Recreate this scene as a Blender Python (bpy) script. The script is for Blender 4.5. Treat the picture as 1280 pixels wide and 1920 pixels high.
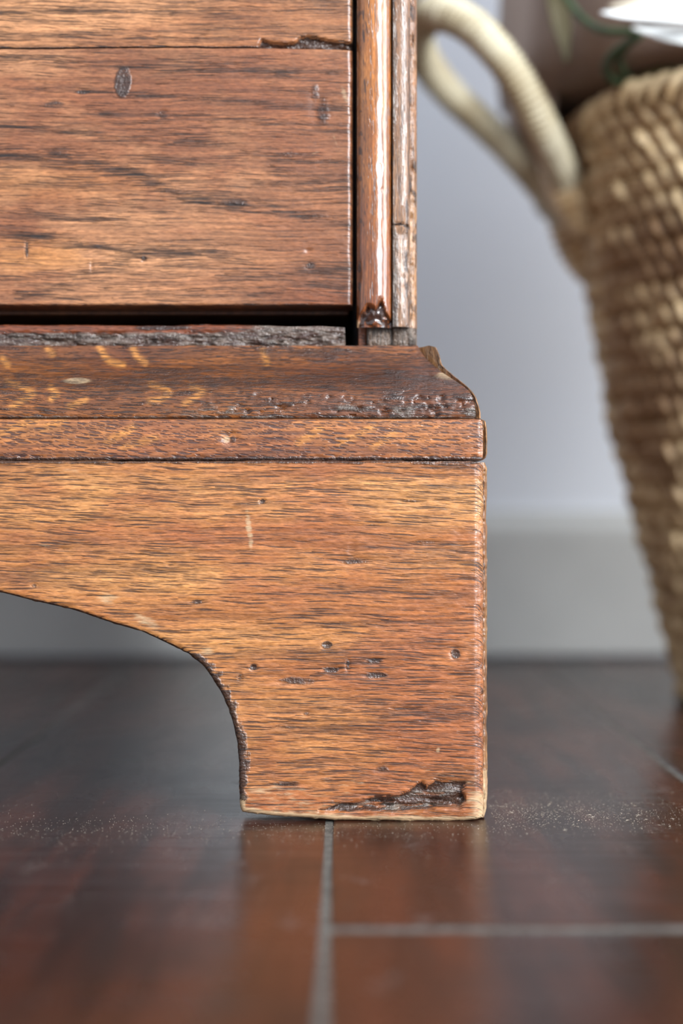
import bpy, bmesh, math, random
import numpy as np
from mathutils import Vector

for o in list(bpy.data.objects):
    bpy.data.objects.remove(o)
S = bpy.context.scene
COL = S.collection
random.seed(4)

# ------------------------------------------------------------------ camera
H = 0.129            # lens height above the floor (m); camera is level, at x = y = 0
F = 2667.0           # 50 mm on a 24x36 frame held upright, in pixels of 1280x1920
cam = bpy.data.cameras.new('camera')
cam.sensor_fit = 'VERTICAL'; cam.sensor_height = 36.0; cam.sensor_width = 24.0
cam.lens = 50.0; cam.clip_start = 0.02
cam.dof.use_dof = True; cam.dof.focus_distance = 0.598; cam.dof.aperture_fstop = 2.9
camo = bpy.data.objects.new('camera', cam); COL.objects.link(camo)
camo.location = (0, 0, H); camo.rotation_euler = (math.pi/2, 0, 0)
S.camera = camo

# ------------------------------------------------------------------ light
S.view_settings.view_transform = 'Standard'; S.view_settings.look = 'None'
S.view_settings.exposure = 0.22; S.view_settings.gamma = 1.0
S.view_settings.use_curve_mapping = False
w = bpy.data.worlds.new('World'); S.world = w; w.use_nodes = True
w.node_tree.nodes['Background'].inputs[0].default_value = (0.80, 0.88, 1.0, 1)
w.node_tree.nodes['Background'].inputs[1].default_value = 0.90

def area(name, loc, target, sx, sy, power, col):
    l = bpy.data.lights.new(name, 'AREA'); l.shape = 'RECTANGLE'; l.size = sx; l.size_y = sy
    l.energy = power; l.color = col
    o = bpy.data.objects.new(name, l); COL.objects.link(o); o.location = loc
    o.rotation_euler = (Vector(target)-Vector(loc)).to_track_quat('-Z', 'Y').to_euler()
    return o
area('window_daylight', (1.36, -1.45, 1.25), (0.05, 0.65, 0.15), 0.80, 1.5, 114, (0.92, 0.96, 1.0))
area('side_window_daylight', (2.3, -0.25, 0.9), (0.0, 0.75, 0.2), 1.2, 1.4, 46, (0.92, 0.96, 1.0))

# ------------------------------------------------------------------ helpers
def X_(px, Y): return (px-640.0)*Y/F
def Z_(py, Y): return H+(960.0-py)*Y/F
def P(px, py, Y): return np.array([X_(px, Y), Y, Z_(py, Y)])

_rt = np.random.RandomState(7).rand(8, 256, 256)
def vn(x, y, seed=0):
    """smooth value noise, 0..1"""
    t = _rt[seed % 8]
    x = np.asarray(x, float)+seed*17.3; y = np.asarray(y, float)+seed*31.7
    xi = np.floor(x).astype(int); yi = np.floor(y).astype(int)
    fx = x-xi; fy = y-yi
    fx = fx*fx*(3-2*fx); fy = fy*fy*(3-2*fy)
    a = t[xi % 256, yi % 256]; b = t[(xi+1) % 256, yi % 256]
    c = t[xi % 256, (yi+1) % 256]; d = t[(xi+1) % 256, (yi+1) % 256]
    return (a*(1-fx)+b*fx)*(1-fy)+(c*(1-fx)+d*fx)*fy
def fbm(x, y, seed=0, oct=4):
    s = 0; a = .5; n = 0
    for k in range(oct):
        s = s+a*vn(x*2**k, y*2**k, seed+k); n += a; a *= .5
    return s/n
def sst(e0, e1, x):
    t = np.clip((x-e0)/(e1-e0), 0, 1); return t*t*(3-2*t)
def pdist(x, y, pts):
    """distance from points to a polyline"""
    best = np.full(np.shape(x), 1e9)
    for (ax, ay), (bx, by) in zip(pts[:-1], pts[1:]):
        dx, dy = bx-ax, by-ay; L = dx*dx+dy*dy+1e-9
        t = np.clip(((x-ax)*dx+(y-ay)*dy)/L, 0, 1)
        best = np.minimum(best, np.hypot(x-ax-t*dx, y-ay-t*dy))
    return best
def inpoly(x, y, pts):
    r = np.zeros(np.shape(x), bool); n = len(pts)
    for i in range(n):
        x1, y1 = pts[i]; x2, y2 = pts[(i+1) % n]
        c = ((y1 > y) != (y2 > y)) & (x < (x2-x1)*(y-y1)/(y2-y1+1e-12)+x1)
        r ^= c
    return r
def polymask(x, y, pts, soft):
    d = pdist(x, y, list(pts)+[pts[0]])
    return np.where(inpoly(x, y, pts), sst(-soft, soft, d), sst(-soft, soft, -d))
def ell(x, y, cx, cy, rx, ry, rot=0):
    c, s = math.cos(rot), math.sin(rot)
    u = ((x-cx)*c+(y-cy)*s)/rx; v = (-(x-cx)*s+(y-cy)*c)/ry
    return np.exp(-(u*u+v*v)**1.5)
def rnd(d, r, m):
    """rounded arris: inward offset at distance d (px) from an edge, radius r (px), metres per px m"""
    t = np.clip(r-d, 0, r)
    return (r-np.sqrt(np.maximum(r*r-t*t, 0)))*m

def link(name, me, mat=None, parent=None):
    o = bpy.data.objects.new(name, me); COL.objects.link(o)
    if mat is not None: me.materials.append(mat)
    if parent is not None:
        o.parent = parent
        top = parent
        loc = Vector(parent.location)
        while top.parent: top = top.parent; loc += top.location
        me.transform(__import__('mathutils').Matrix.Translation(-loc))
    return o
def mesh(name, V, Fc, mat=None, parent=None, attrs=None, smooth=True, sharp=None):
    me = bpy.data.meshes.new(name)
    me.from_pydata(np.asarray(V).tolist(), [], Fc if isinstance(Fc, list) else Fc.tolist())
    if attrs:
        for k, a in attrs.items():
            at = me.attributes.new(k, 'FLOAT', 'POINT')
            at.data.foreach_set('value', np.asarray(a, np.float32).ravel())
    me.validate()
    if smooth: me.polygons.foreach_set('use_smooth', [True]*len(me.polygons))
    if sharp: me.set_sharp_from_angle(angle=math.radians(sharp))
    me.update()
    return link(name, me, mat, parent)
def empty(name, loc, label, cat, group=None):
    o = bpy.data.objects.new(name, None); COL.objects.link(o); o.location = loc
    o.empty_display_size = .05
    o['label'] = label; o['category'] = cat
    if group: o['group'] = group
    return o
def grid_faces(nu, nv, off=0, wrap=False):
    i = np.arange(nu if wrap else nu-1)[:, None]; j = np.arange(nv-1)[None, :]
    a = i*nv+j; b = ((i+1) % nu)*nv+j
    return (np.stack([a, b, b+1, a+1], -1).reshape(-1, 4)+off)
def ruled(name, top, bot, Y, thick, nv, dfn, afn, mat, parent):
    """board whose front is a fine ruled grid between two outlines (px at depth Y), displaced by dfn, with sides and back"""
    nu = len(top); v = np.linspace(0, 1, nv)
    g = top[:, None, :]*(1-v)[None, :, None]+bot[:, None, :]*v[None, :, None]
    px, py = g[..., 0], g[..., 1]
    d = dfn(px, py)
    front = np.stack([X_(px, Y), Y+d, Z_(py, Y)], -1).reshape(-1, 3)
    idx = np.arange(nu*nv).reshape(nu, nv)
    Fc = grid_faces(nu, nv)[:, ::-1].tolist()
    ring = np.concatenate([idx[:, 0], idx[-1, 1:], idx[-2::-1, -1], idx[0, -2:0:-1]])
    back = front[ring].copy(); back[:, 1] = Y+thick
    base = nu*nv; n = len(ring)
    for k in range(n):
        k2 = (k+1) % n
        Fc.append([int(ring[k]), int(ring[k2]), base+k2, base+k])
    # back skin as strips between the top and bottom rows
    nt = nu
    tb = [base+i for i in range(nt)]
    bb = [base+(nu-1)+(nv-1)+(nu-1-i) for i in range(nt)]
    for i in range(nt-1):
        Fc.append([tb[i], tb[i+1], bb[i+1], bb[i]])
    V = np.concatenate([front, back])
    at = {}
    if afn:
        for k, a in afn(px, py).items():
            a = np.broadcast_to(a, px.shape).reshape(-1)
            at[k] = np.concatenate([a, a[ring]])
    return mesh(name, V, Fc, mat, parent, at, True, 50)
def resample(pts, n):
    pts = np.asarray(pts, float)
    s = np.concatenate([[0], np.cumsum(np.linalg.norm(np.diff(pts, axis=0), axis=1))])
    t = np.linspace(0, s[-1], n)
    return np.stack([np.interp(t, s, pts[:, k]) for k in range(pts.shape[1])], 1)
def smooth_path(pts, n):
    """Catmull-Rom through the points"""
    p = np.asarray(pts, float); p = np.vstack([2*p[0]-p[1], p, 2*p[-1]-p[-2]])
    out = []
    for i in range(1, len(p)-2):
        for t in np.linspace(0, 1, 16, endpoint=False):
            a, b, c, d = p[i-1], p[i], p[i+1], p[i+2]
            out.append(.5*((2*b)+(c-a)*t+(2*a-5*b+4*c-d)*t*t+(3*b-a-3*c+d)*t**3))
    out.append(p[-2])
    return resample(out, n)
def box(name, lo, hi, mat, parent=None, bevel=.001, seg=2):
    bm = bmesh.new(); bmesh.ops.create_cube(bm, size=1)
    lo, hi = Vector(lo), Vector(hi)
    for v in bm.verts:
        v.co = Vector([(lo[k]+hi[k])/2+v.co[k]*(hi[k]-lo[k]) for k in range(3)])
    if bevel: bmesh.ops.bevel(bm, geom=bm.edges[:], offset=bevel, segments=seg, affect='EDGES', profile=.6)
    me = bpy.data.meshes.new(name); bm.to_mesh(me); bm.free()
    return link(name, me, mat, parent)
def tube(pts, rad, ns=10, caps=True, rfn=None):
    """tube along a path; returns V, F, (s, angle)"""
    p = np.asarray(pts); n = len(p)
    T = np.gradient(p, axis=0); T /= np.linalg.norm(T, axis=1)[:, None]
    ref = np.array([0, 0, 1.0]) if abs(T[0][2]) < .9 else np.array([1.0, 0, 0])
    V = []; N = np.cross(T[0], ref); N /= np.linalg.norm(N)
    rad = np.broadcast_to(rad, (n,))
    for i in range(n):
        N = N-T[i]*N.dot(T[i]); N /= np.linalg.norm(N); B = np.cross(T[i], N)
        for k in range(ns):
            a = 2*math.pi*k/ns
            r = rad[i]*(rfn(i, a) if rfn else 1)
            V.append(p[i]+r*(math.cos(a)*N+math.sin(a)*B))
    Fc = []
    for i in range(n-1):
        for k in range(ns):
            k2 = (k+1) % ns
            Fc.append([i*ns+k, i*ns+k2, (i+1)*ns+k2, (i+1)*ns+k])
    if caps:
        Fc.append(list(range(ns))[::-1]); Fc.append([(n-1)*ns+k for k in range(ns)])
    return V, Fc

# ------------------------------------------------------------------ materials
class NT:
    def __init__(s, name):
        s.m = bpy.data.materials.new(name); s.m.use_nodes = True
        s.t = s.m.node_tree; s.b = s.t.nodes['Principled BSDF']
    def n(s, typ, ins=None, **kw):
        x = s.t.nodes.new(typ)
        for k, v in kw.items(): setattr(x, k, v)
        for k, v in (ins or {}).items(): s.put(x.inputs[k], v)
        return x
    def put(s, sock, v):
        if isinstance(v, bpy.types.NodeSocket): s.t.links.new(v, sock)
        elif isinstance(v, bpy.types.Node): s.t.links.new(v.outputs[0], sock)
        elif isinstance(v, tuple) and len(v) == 3 and sock.type == 'RGBA': sock.default_value = (*v, 1)
        else: sock.default_value = v
    def math(s, op, a, b=0.0, c=None):
        x = s.n('ShaderNodeMath', {0: a, 1: b}, operation=op)
        if c is not None: s.put(x.inputs[2], c)
        return x.outputs[0]
    def vmul(s, v, k): return s.n('ShaderNodeVectorMath', {0: v, 1: k}, operation='MULTIPLY').outputs[0]
    def vadd(s, v, k): return s.n('ShaderNodeVectorMath', {0: v, 1: k}, operation='ADD').outputs[0]
    def noise(s, v, scale=1.0, detail=2.0, rough=.5, dist=0.0):
        return s.n('ShaderNodeTexNoise', {'Vector': v, 'Scale': scale, 'Detail': detail, 'Roughness': rough, 'Distortion': dist}).outputs[0]
    def ramp(s, f, lo, hi):
        x = s.n('ShaderNodeMapRange', {0: f, 1: lo, 2: hi, 3: 0.0, 4: 1.0}, interpolation_type='SMOOTHSTEP')
        return x.outputs[0]
    def mix(s, f, a, b, mode='MIX'):
        x = s.n('ShaderNodeMix', data_type='RGBA', blend_type=mode)
        s.put(x.inputs[0], f); s.put(x.inputs[6], a); s.put(x.inputs[7], b)
        return x.outputs[2]
    def attr(s, name): return s.n('ShaderNodeAttribute', attribute_name=name).outputs['Fac']
    def obj(s): return s.n('ShaderNodeTexCoord').outputs['Object']
    def bump(s, h, dist, strength=1.0, normal=None):
        x = s.n('ShaderNodeBump', {'Height': h, 'Distance': dist, 'Strength': strength})
        if normal: s.put(x.inputs['Normal'], normal)
        return x.outputs[0]

def srgb(r, g, b):
    f = lambda c: (c/255/12.92 if c/255 <= .04045 else ((c/255+.055)/1.055)**2.4)
    return (f(r), f(g), f(b))

def oak(name, light, mid, red, pore, axis='x', seed=0.0, pu=.0075, pv=.00085, pp=.42, pk=.35, coat=.35, crough=.16, lowA=5., lowB=55., rough=.32, bumpd=.0007, porestr=.82):
    t = NT(name)
    o = t.vadd(t.obj(), (seed, seed*.7, seed*1.3))
    def st(al, ac, dp=None):
        dp = ac*.3 if dp is None else dp
        return (al, dp, ac) if axis == 'x' else (ac, dp, al)
    wv = t.noise(t.vmul(o, st(14, 30)), 1, 2)
    off = t.math('MULTIPLY', t.math('SUBTRACT', wv, .5), .005)
    comb = t.n('ShaderNodeCombineXYZ')
    t.put(comb.inputs[2 if axis == 'x' else 0], off)
    q = t.vadd(o, comb.outputs[0])
    low = t.noise(t.vmul(q, st(lowA, lowB)), 1, 4, .55)
    streak = t.noise(t.vmul(q, st(22, 800)), 1, 3, .6)
    patch = t.noise(t.vmul(q, st(22, 48)), 1, 5, .62)
    big = t.noise(t.vmul(o, st(7, 9)), 1, 2)
    grain = t.attr('grain')
    sp = t.n('ShaderNodeSeparateXYZ', {0: q})
    ua, va = (sp.outputs[0], sp.outputs[2]) if axis == 'x' else (sp.outputs[2], sp.outputs[0])
    va = t.math('ADD', va, t.math('MULTIPLY', sp.outputs[1], .9))
    va = t.math('ADD', va, t.math('MULTIPLY', t.math('SUBTRACT', t.noise(t.vmul(q, st(120, 500)), 1, 2), .5), pv*.35))
    def dashes(lu, lv, p0, pk, rmax, sh):
        cv = t.n('ShaderNodeCombineXYZ', {0: t.math('ADD', t.math('ADD', t.math('MULTIPLY', ua, 1/lu), sh), t.math('MULTIPLY', va, .618/lv)), 1: t.math('MULTIPLY', va, 1/lv)})
        vo = t.n('ShaderNodeTexVoronoi', {'Vector': cv.outputs[0], 'Scale': 1.0}, voronoi_dimensions='2D')
        cs = t.n('ShaderNodeSeparateColor', {0: vo.outputs['Color']})
        prob = t.math('ADD', p0, t.math('MULTIPLY', grain, pk))
        prob = t.math('ADD', prob, t.math('MULTIPLY', t.math('SUBTRACT', low, .5), .9))
        sel = t.math('LESS_THAN', cs.outputs[0], prob)
        rad = t.math('MULTIPLY', rmax, t.math('ADD', .45, t.math('MULTIPLY', cs.outputs[1], .55)))
        d = t.math('SUBTRACT', rad, vo.outputs['Distance'])
        return t.math('MULTIPLY', sel, t.ramp(d, -.02, .16))
    pm = t.math('MAXIMUM', dashes(pu, pv, pp, pk, .50, 0), t.math('MULTIPLY', dashes(pu*.45, pv*.62, pp*.8, pk, .46, 3.7), .75))
    hair = t.ramp(t.noise(t.vmul(q, st(45, 2100)), 1, 1, .5), .58, .72)
    c = t.mix(t.ramp(low, .34, .66), mid, light)
    c = t.mix(t.math('MULTIPLY', t.ramp(t.math('ADD', t.math('MULTIPLY', patch, .5), t.math('MULTIPLY', big, .5)), .42, .62), .8), c, red)
    c = t.mix(t.math('MULTIPLY', t.attr('red'), .75), c, red)
    c = t.mix(t.math('MULTIPLY', t.attr('ray'), .6), c, srgb(206, 138, 66))
    c = t.mix(.60, c, t.mix(t.ramp(streak, .28, .72), (.42, .40, .40), (1.42, 1.42, 1.40)), 'MULTIPLY')
    spk = t.noise(t.vmul(o, st(330, 1500)), 1, 2, .6)
    c = t.mix(.45, c, t.mix(t.ramp(spk, .30, .70), (.50, .48, .48), (1.4, 1.4, 1.4)), 'MULTIPLY')
    c = t.mix(t.math('MULTIPLY', hair, .38), c, pore)
    c = t.mix(t.math('MULTIPLY', t.math('MULTIPLY', grain, .95), t.ramp(streak, .68, .34)), c, pore)
    c = t.mix(t.math('MULTIPLY', pm, porestr), c, pore)
    # masked tones: bare wood, grime, stains, and the moulding cove's painted shade
    nz = t.noise(t.vmul(o, st(160, 700)), 1, 3, .6)
    def worn(at, col, amt, c):
        a = t.ramp(t.math('ADD', t.attr(at), t.math('MULTIPLY', t.math('SUBTRACT', nz, .5), .9)), .25, .75)
        a = t.math('MULTIPLY', a, t.ramp(t.attr(at), .02, .15))
        return a, t.mix(t.math('MULTIPLY', a, amt), c, col)
    pa, c = worn('pale', srgb(194, 166, 128), .75, c)
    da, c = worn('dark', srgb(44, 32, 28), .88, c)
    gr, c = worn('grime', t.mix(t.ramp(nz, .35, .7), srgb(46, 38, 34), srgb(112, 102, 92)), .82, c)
    t.put(t.b.inputs['Base Color'], c)
    r = t.math('ADD', rough, t.math('MULTIPLY', pm, .12))
    r = t.math('ADD', r, t.math('MULTIPLY', t.math('SUBTRACT', patch, .5), .25))
    r = t.math('ADD', r, t.math('MULTIPLY', pa, .3))
    t.put(t.b.inputs['Roughness'], r)
    t.b.inputs['Specular IOR Level'].default_value = .5
    h = t.math('MULTIPLY', pm, -.55)
    h = t.math('ADD', h, t.math('MULTIPLY', streak, .28))
    h = t.math('ADD', h, t.math('MULTIPLY', patch, .45))
    h = t.math('ADD', h, t.math('MULTIPLY', t.noise(t.vmul(o, st(220, 700)), 1, 4, .6), .6))
    h = t.math('ADD', h, t.math('MULTIPLY', t.math('MULTIPLY', t.math('ADD', gr, da), t.noise(o, 900, 3)), 1.2))
    nb = t.bump(h, bumpd, .7); t.put(t.b.inputs['Normal'], nb); t.put(t.b.inputs['Coat Normal'], nb)
    t.put(t.b.inputs['Coat Weight'], t.math('MULTIPLY', coat, t.math('SUBTRACT', 1.0, t.math('MULTIPLY', pa, .8)))); t.b.inputs['Coat Roughness'].default_value = crough
    return t.m

M_foot = oak('oak_bracket', srgb(190, 133, 78), srgb(160, 102, 56), srgb(150, 86, 50), srgb(42, 29, 26), seed=1.3, pu=.0150, pv=.00090, pp=.36, pk=.25)
M_draw = oak('oak_drawer', srgb(186, 133, 92), srgb(155, 104, 69), srgb(116, 63, 36), srgb(38, 29, 25), seed=3.1, pu=.0150, pv=.00065, pp=.12, pk=.75, lowB=35)
M_band = oak('oak_band', srgb(186, 122, 66), srgb(156, 96, 52), srgb(134, 78, 48), srgb(54, 40, 42), seed=5.7, pu=.0060, pv=.00125, pp=.44, pk=.3)
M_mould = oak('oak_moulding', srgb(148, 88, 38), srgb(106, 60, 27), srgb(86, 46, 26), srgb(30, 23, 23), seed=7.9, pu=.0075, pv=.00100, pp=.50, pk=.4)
M_post = oak('oak_post', srgb(184, 116, 54), srgb(150, 88, 40), srgb(118, 62, 32), srgb(52, 36, 30), axis='z', seed=2.2, pu=.008, pv=.0006, pp=.24, pk=.4, rough=.22, coat=.9, crough=.12, bumpd=.00013)
M_stile = oak('oak_stile', srgb(160, 122, 92), srgb(132, 98, 72), srgb(116, 80, 58), srgb(54, 46, 44), axis='z', seed=4.2, pu=.010, pv=.0006, pp=.35, rough=.28, coat=.35, bumpd=.0005)
M_rail = oak('oak_rail', srgb(150, 88, 52), srgb(116, 64, 38), srgb(104, 54, 36), srgb(40, 30, 28), seed=9.2)
M_carc = oak('oak_carcass', srgb(120, 78, 44), srgb(96, 58, 34), srgb(90, 50, 30), srgb(50, 36, 30), axis='z', seed=6.2, rough=.45, coat=.1)
M_end = oak('oak_end_grain', srgb(164, 120, 76), srgb(126, 84, 52), srgb(108, 66, 40), srgb(50, 36, 30), axis='z', seed=8.8, rough=.45, bumpd=.0012, pp=.3)

def mat_plank():
    t = NT('floorboard_varnish'); o = t.obj()
    inf = t.n('ShaderNodeObjectInfo').outputs['Random']
    o2 = t.vadd(o, t.n('ShaderNodeCombineXYZ', {0: t.math('MULTIPLY', inf, 9.0), 1: t.math('MULTIPLY', inf, 23.0)}).outputs[0])
    low = t.noise(t.vmul(o2, (45, 5, 45)), 1, 4, .6)
    blot = t.noise(t.vmul(o2, (26, 14, 20)), 1, 4, .6)
    fine = t.noise(t.vmul(o2, (420, 24, 400)), 1, 2)
    c = t.mix(t.ramp(low, .35, .65), srgb(36, 17, 11), srgb(66, 32, 20))
    c = t.mix(t.math('MULTIPLY', t.ramp(blot, .45, .68), .7), c, srgb(36, 22, 18))
    c = t.mix(.4, c, t.mix(fine, (.5, .5, .5), (1.45, 1.45, 1.45)), 'MULTIPLY')
    dust = t.ramp(t.noise(t.vmul(o2, (42, 26, 30)), 1, 3, .65), .60, .78)
    c = t.mix(t.math('MULTIPLY', dust, .35), c, srgb(118, 108, 104))
    t.put(t.b.inputs['Base Color'], c)
    t.put(t.b.inputs['Roughness'], t.math('ADD', .20, t.math('MULTIPLY', t.math('ADD', blot, dust), .16)))
    h = t.math('ADD', t.math('MULTIPLY', t.noise(t.vmul(o2, (12, 60, 10)), 1, 2), .8), t.math('MULTIPLY', fine, .10))
    h = t.math('ADD', h, t.math('MULTIPLY', t.noise(o2, 260, 3), .10))
    t.put(t.b.inputs['Normal'], t.bump(h, .0009, .7))
    return t.m
M_plank = mat_plank()
def plain(name, a, b, scale, rough, bumpd=0.0, stretch=(1, 1, 1), spec=.5):
    t = NT(name); o = t.vmul(t.obj(), stretch)
    n = t.noise(o, scale, 4, .6)
    t.put(t.b.inputs['Base Color'], t.mix(t.ramp(n, .3, .7), a, b))
    t.b.inputs['Roughness'].default_value = rough
    t.b.inputs['Specular IOR Level'].default_value = spec
    if bumpd: t.put(t.b.inputs['Normal'], t.bump(t.noise(o, scale*3, 3), bumpd, .6))
    return t.m
M_fill = plain('dusty_joint_filler', srgb(64, 62, 57), srgb(100, 97, 91), 160, .8, .0004)
M_wall = plain('wall_paint', srgb(236, 240, 247), srgb(239, 243, 249), 6, .75, .0003)
M_base = plain('baseboard_paint', srgb(198, 198, 194), srgb(206, 206, 202), 9, .5)
M_dust = plain('pale_dust', srgb(128, 112, 98), srgb(190, 178, 160), 900, .8)
M_liner = plain('brown_paper', srgb(112, 92, 80), srgb(140, 118, 102), 14, .7, .0006, (1, 1, .4))
M_petal = plain('white_petal', srgb(236, 240, 238), srgb(250, 252, 250), 40, .5)
M_stem = plain('green_stem', srgb(40, 58, 38), srgb(56, 76, 46), 80, .55)
M_leaf = plain('olive_leaf', srgb(58, 52, 22), srgb(76, 66, 30), 40, .6)
def mat_straw(name, a, b, c3, sc=60):
    t = NT(name); o = t.obj()
    n = t.noise(o, sc, 3, .6); n2 = t.noise(o, sc*.22, 2)
    c = t.mix(t.ramp(n, .3, .7), a, b)
    c = t.mix(t.ramp(n2, .45, .65), c, c3)
    fib = t.noise(t.vmul(o, (1, 1, .25)), 1400, 2)
    c = t.mix(.4, c, t.mix(fib, (.6, .6, .6), (1.35, 1.35, 1.35)), 'MULTIPLY')
    t.put(t.b.inputs['Base Color'], c)
    t.b.inputs['Roughness'].default_value = .5
    t.put(t.b.inputs['Normal'], t.bump(fib, .0004, .6))
    return t.m
M_straw = mat_straw('seagrass', srgb(166, 136, 96), srgb(218, 193, 150), srgb(138, 106, 72))
M_straw2 = mat_straw('pale_seagrass', srgb(180, 168, 138), srgb(206, 198, 172), srgb(160, 142, 110))

# ------------------------------------------------------------------ setting: floor, wall, baseboard
WALLY = 1.266
PITCH, J0, GAP = .1705, -.005, .0030
fl = box('floor', (-1.75, -1.0, -.03), (1.75, WALLY+.05, -.0007), M_fill, None, 0)
fl['kind'] = 'structure'
plank_mesh = {}
def plank(x0, x1, y0, y1):
    w_, l_ = round(x1-x0, 4), round(y1-y0, 4)
    key = (w_, l_)
    if key not in plank_mesh:
        ob = box('plank', (-w_/2, -l_/2, -.012), (w_/2, l_/2, 0), M_plank, None, .0012, 2)
        plank_mesh[key] = ob.data
    else:
        ob = bpy.data.objects.new('plank', plank_mesh[key]); COL.objects.link(ob)
    ob.location = ((x0+x1)/2, (y0+y1)/2, random.uniform(-.0003, 0)); ob.parent = fl
LEN = 1.25
for k in range(-10, 10):
    x0 = J0+k*PITCH+GAP/2; x1 = x0+PITCH-GAP
    start = .441-LEN if k == 0 else (-1.0-LEN*[.15, .55, .35, .75][k % 4] if k not in (-1, 1) else -.92)
    y = start
    while y < WALLY-.002:
        y0 = max(y+.003, -.995); y1 = min(y+LEN-.003, WALLY)
        if k in (-1, 1): y1 = min(y+2.3-.003, WALLY)
        if y1-y0 > .05: plank(x0, x1, y0, y1)
        y = y1+.003
wl = box('wall_back', (-1.75, WALLY, -.03), (1.75, WALLY+.1, 2.5), M_wall, None, 0); wl['kind'] = 'structure'
# baseboard: moulded section swept along the wall
prof = [(0, .004), (-.016, .004), (-.016, .108), (-.0145, .116), (-.010, .121), (-.007, .125), (-.0055, .130), (0, .130)]
V = []
for x in (-1.75, 1.75):
    V += [(x, WALLY+a, b) for a, b in prof]
n = len(prof); Fc = [[i, (i+1) % n, n+(i+1) % n, n+i] for i in range(n)]+[list(range(n))[::-1], [n+i for i in range(n)]]
bb = mesh('baseboard_back', V, Fc, M_base, None, None, False); bb['kind'] = 'structure'

# fine grit lying on the boards round the foot
rs = np.random.RandomState(3)
V = []; Fc = []
def speck(x, y, r, lng=1.0):
    a = rs.uniform(0, 6.28); b = len(V); z = .0001
    ca, sa = math.cos(a), math.sin(a)
    for (u, v_, h_) in ((lng, 0, 0), (-.5*lng, .8, 0), (-.5*lng, -.8, 0), (0, 0, 1.1)):
        V.append((x+r*(u*ca-v_*sa), y+r*(u*sa+v_*ca), z+r*h_))
    Fc.extend([[b, b+1, b+3], [b+1, b+2, b+3], [b+2, b, b+3]])
for i in range(2600):
    x = rs.uniform(-.30, .32); y = rs.uniform(.40, .95)
    if -.05 < x < .064 and .585 < y: continue
    speck(x, y, rs.uniform(.00006, .0002))
for i in range(3000):
    x = .064+abs(rs.normal(0, .060)); y = rs.normal(.612, .024)
    speck(x, y, rs.uniform(.00005, .00016), rs.choice([1, 1, 1, 2.5]))
for i in range(1300):
    x = rs.uniform(-.17, .07); y = rs.normal(.578, .014)
    if x > -.045 and y > .589: continue
    speck(x, y, rs.uniform(.00006, .0002))
for i in range(60):
    speck(rs.uniform(.065, .16), rs.normal(.60, .02), rs.uniform(.0001, .0002), 7)
du = mesh('dust', V, Fc, M_dust, fl, None, False); du['kind'] = 'stuff'

# ------------------------------------------------------------------ the chest of drawers
YF, YP = .593, .622                   # front of the bracket base; front plane of the carcass
MF = YF/F; MP = YP/F
XS = X_(783, YP)                      # right side of the carcass
XR = X_(917, YF)                      # right side of the base
WID = .86
XL = XR-WID; XLS = XL+(XR-XS)
YB = .94                             # back of the chest
chest = empty('chest_of_drawers', ((XR+XL)/2, .85, 0), 'old worn oak chest of drawers on a bracket foot, standing on dark floorboards', 'chest')

# --- bracket board (front of the base) with its ogee arch
arch = [(0, 1111), (70, 1129), (129, 1142), (168, 1154), (219, 1172), (266, 1185), (312, 1207), (352, 1226), (379, 1248), (394, 1267), (414, 1299), (428, 1330), (437, 1361), (445, 1400), (447, 1431), (448, 1470), (449, 1494), (450, 1517)]
foot = [(455, 1524), (509, 1531), (575, 1535), (627, 1539), (706, 1540), (794, 1541), (859, 1541), (890, 1539), (903, 1534), (907, 1526)]
MIDX = 917-WID/2/MF          # centre line of the chest, px at YF
left = [(MIDX, 1080), (-600, 1080), (-350, 1084), (-180, 1090), (-80, 1099)]
low_b = np.array(left+arch+foot, float)
# matching top positions: rulings lean so that the upright of the arch is covered
ctrl_s = np.array([MIDX, -600, -350, -180, -80, 0, 75, 140, 182, 240, 295, 352, 400, 440, 465, 500, 528, 550, 572, 590, 606, 617, 628, 640, 676, 710, 742, 780, 828, 862, 884, 898, 907.0])
assert len(ctrl_s) == len(low_b), (len(ctrl_s), len(low_b))
s_full = np.concatenate([[0], np.cumsum(np.linalg.norm(np.diff(low_b, axis=0), axis=1))])
sv0 = np.interp(1, [0, 1], [s_full[4], s_full[5]])-30
ss = np.concatenate([np.linspace(0, sv0, 16, endpoint=False), np.linspace(sv0, s_full[-1], 430)])
botR = np.stack([np.interp(ss, s_full, low_b[:, 0]), np.interp(ss, s_full, low_b[:, 1])], 1)
topx = np.interp(ss, s_full, ctrl_s)
# worn, slightly ragged lower edge
rag = (fbm(ss/14, ss*0, 2)-.5)
botR[:, 1] += rag*3.0*sst(0, 40, ss-sv0); botR[:, 0] += (fbm(ss/11, ss*0+5, 3)-.5)*3*((botR[:, 1] > 1240) & (botR[:, 0] < 500))
topR = np.stack([topx, 864+(fbm(topx/40, topx*0, 1)-.5)*5+np.where(topx > 880, (topx-880)**2*.012, 0)], 1)
def mirror(a, keep=34):
    b = a[::keep][::-1].copy(); b[:, 0] = 2*MIDX-b[:, 0]
    return b[:-1]
topA = np.vstack([mirror(topR), topR]); botA = np.vstack([mirror(botR), botR])
low_line = [tuple(p) for p in low_b[4:]]
gouge = [(598, 1520), (640, 1507), (672, 1505), (700, 1497), (742, 1494), (767, 1486), (790, 1466), (800, 1478), (815, 1464), (850, 1466), (872, 1466), (866, 1484), (872, 1500), (862, 1514), (820, 1512), (800, 1518), (740, 1523), (690, 1521), (650, 1524)]
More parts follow.
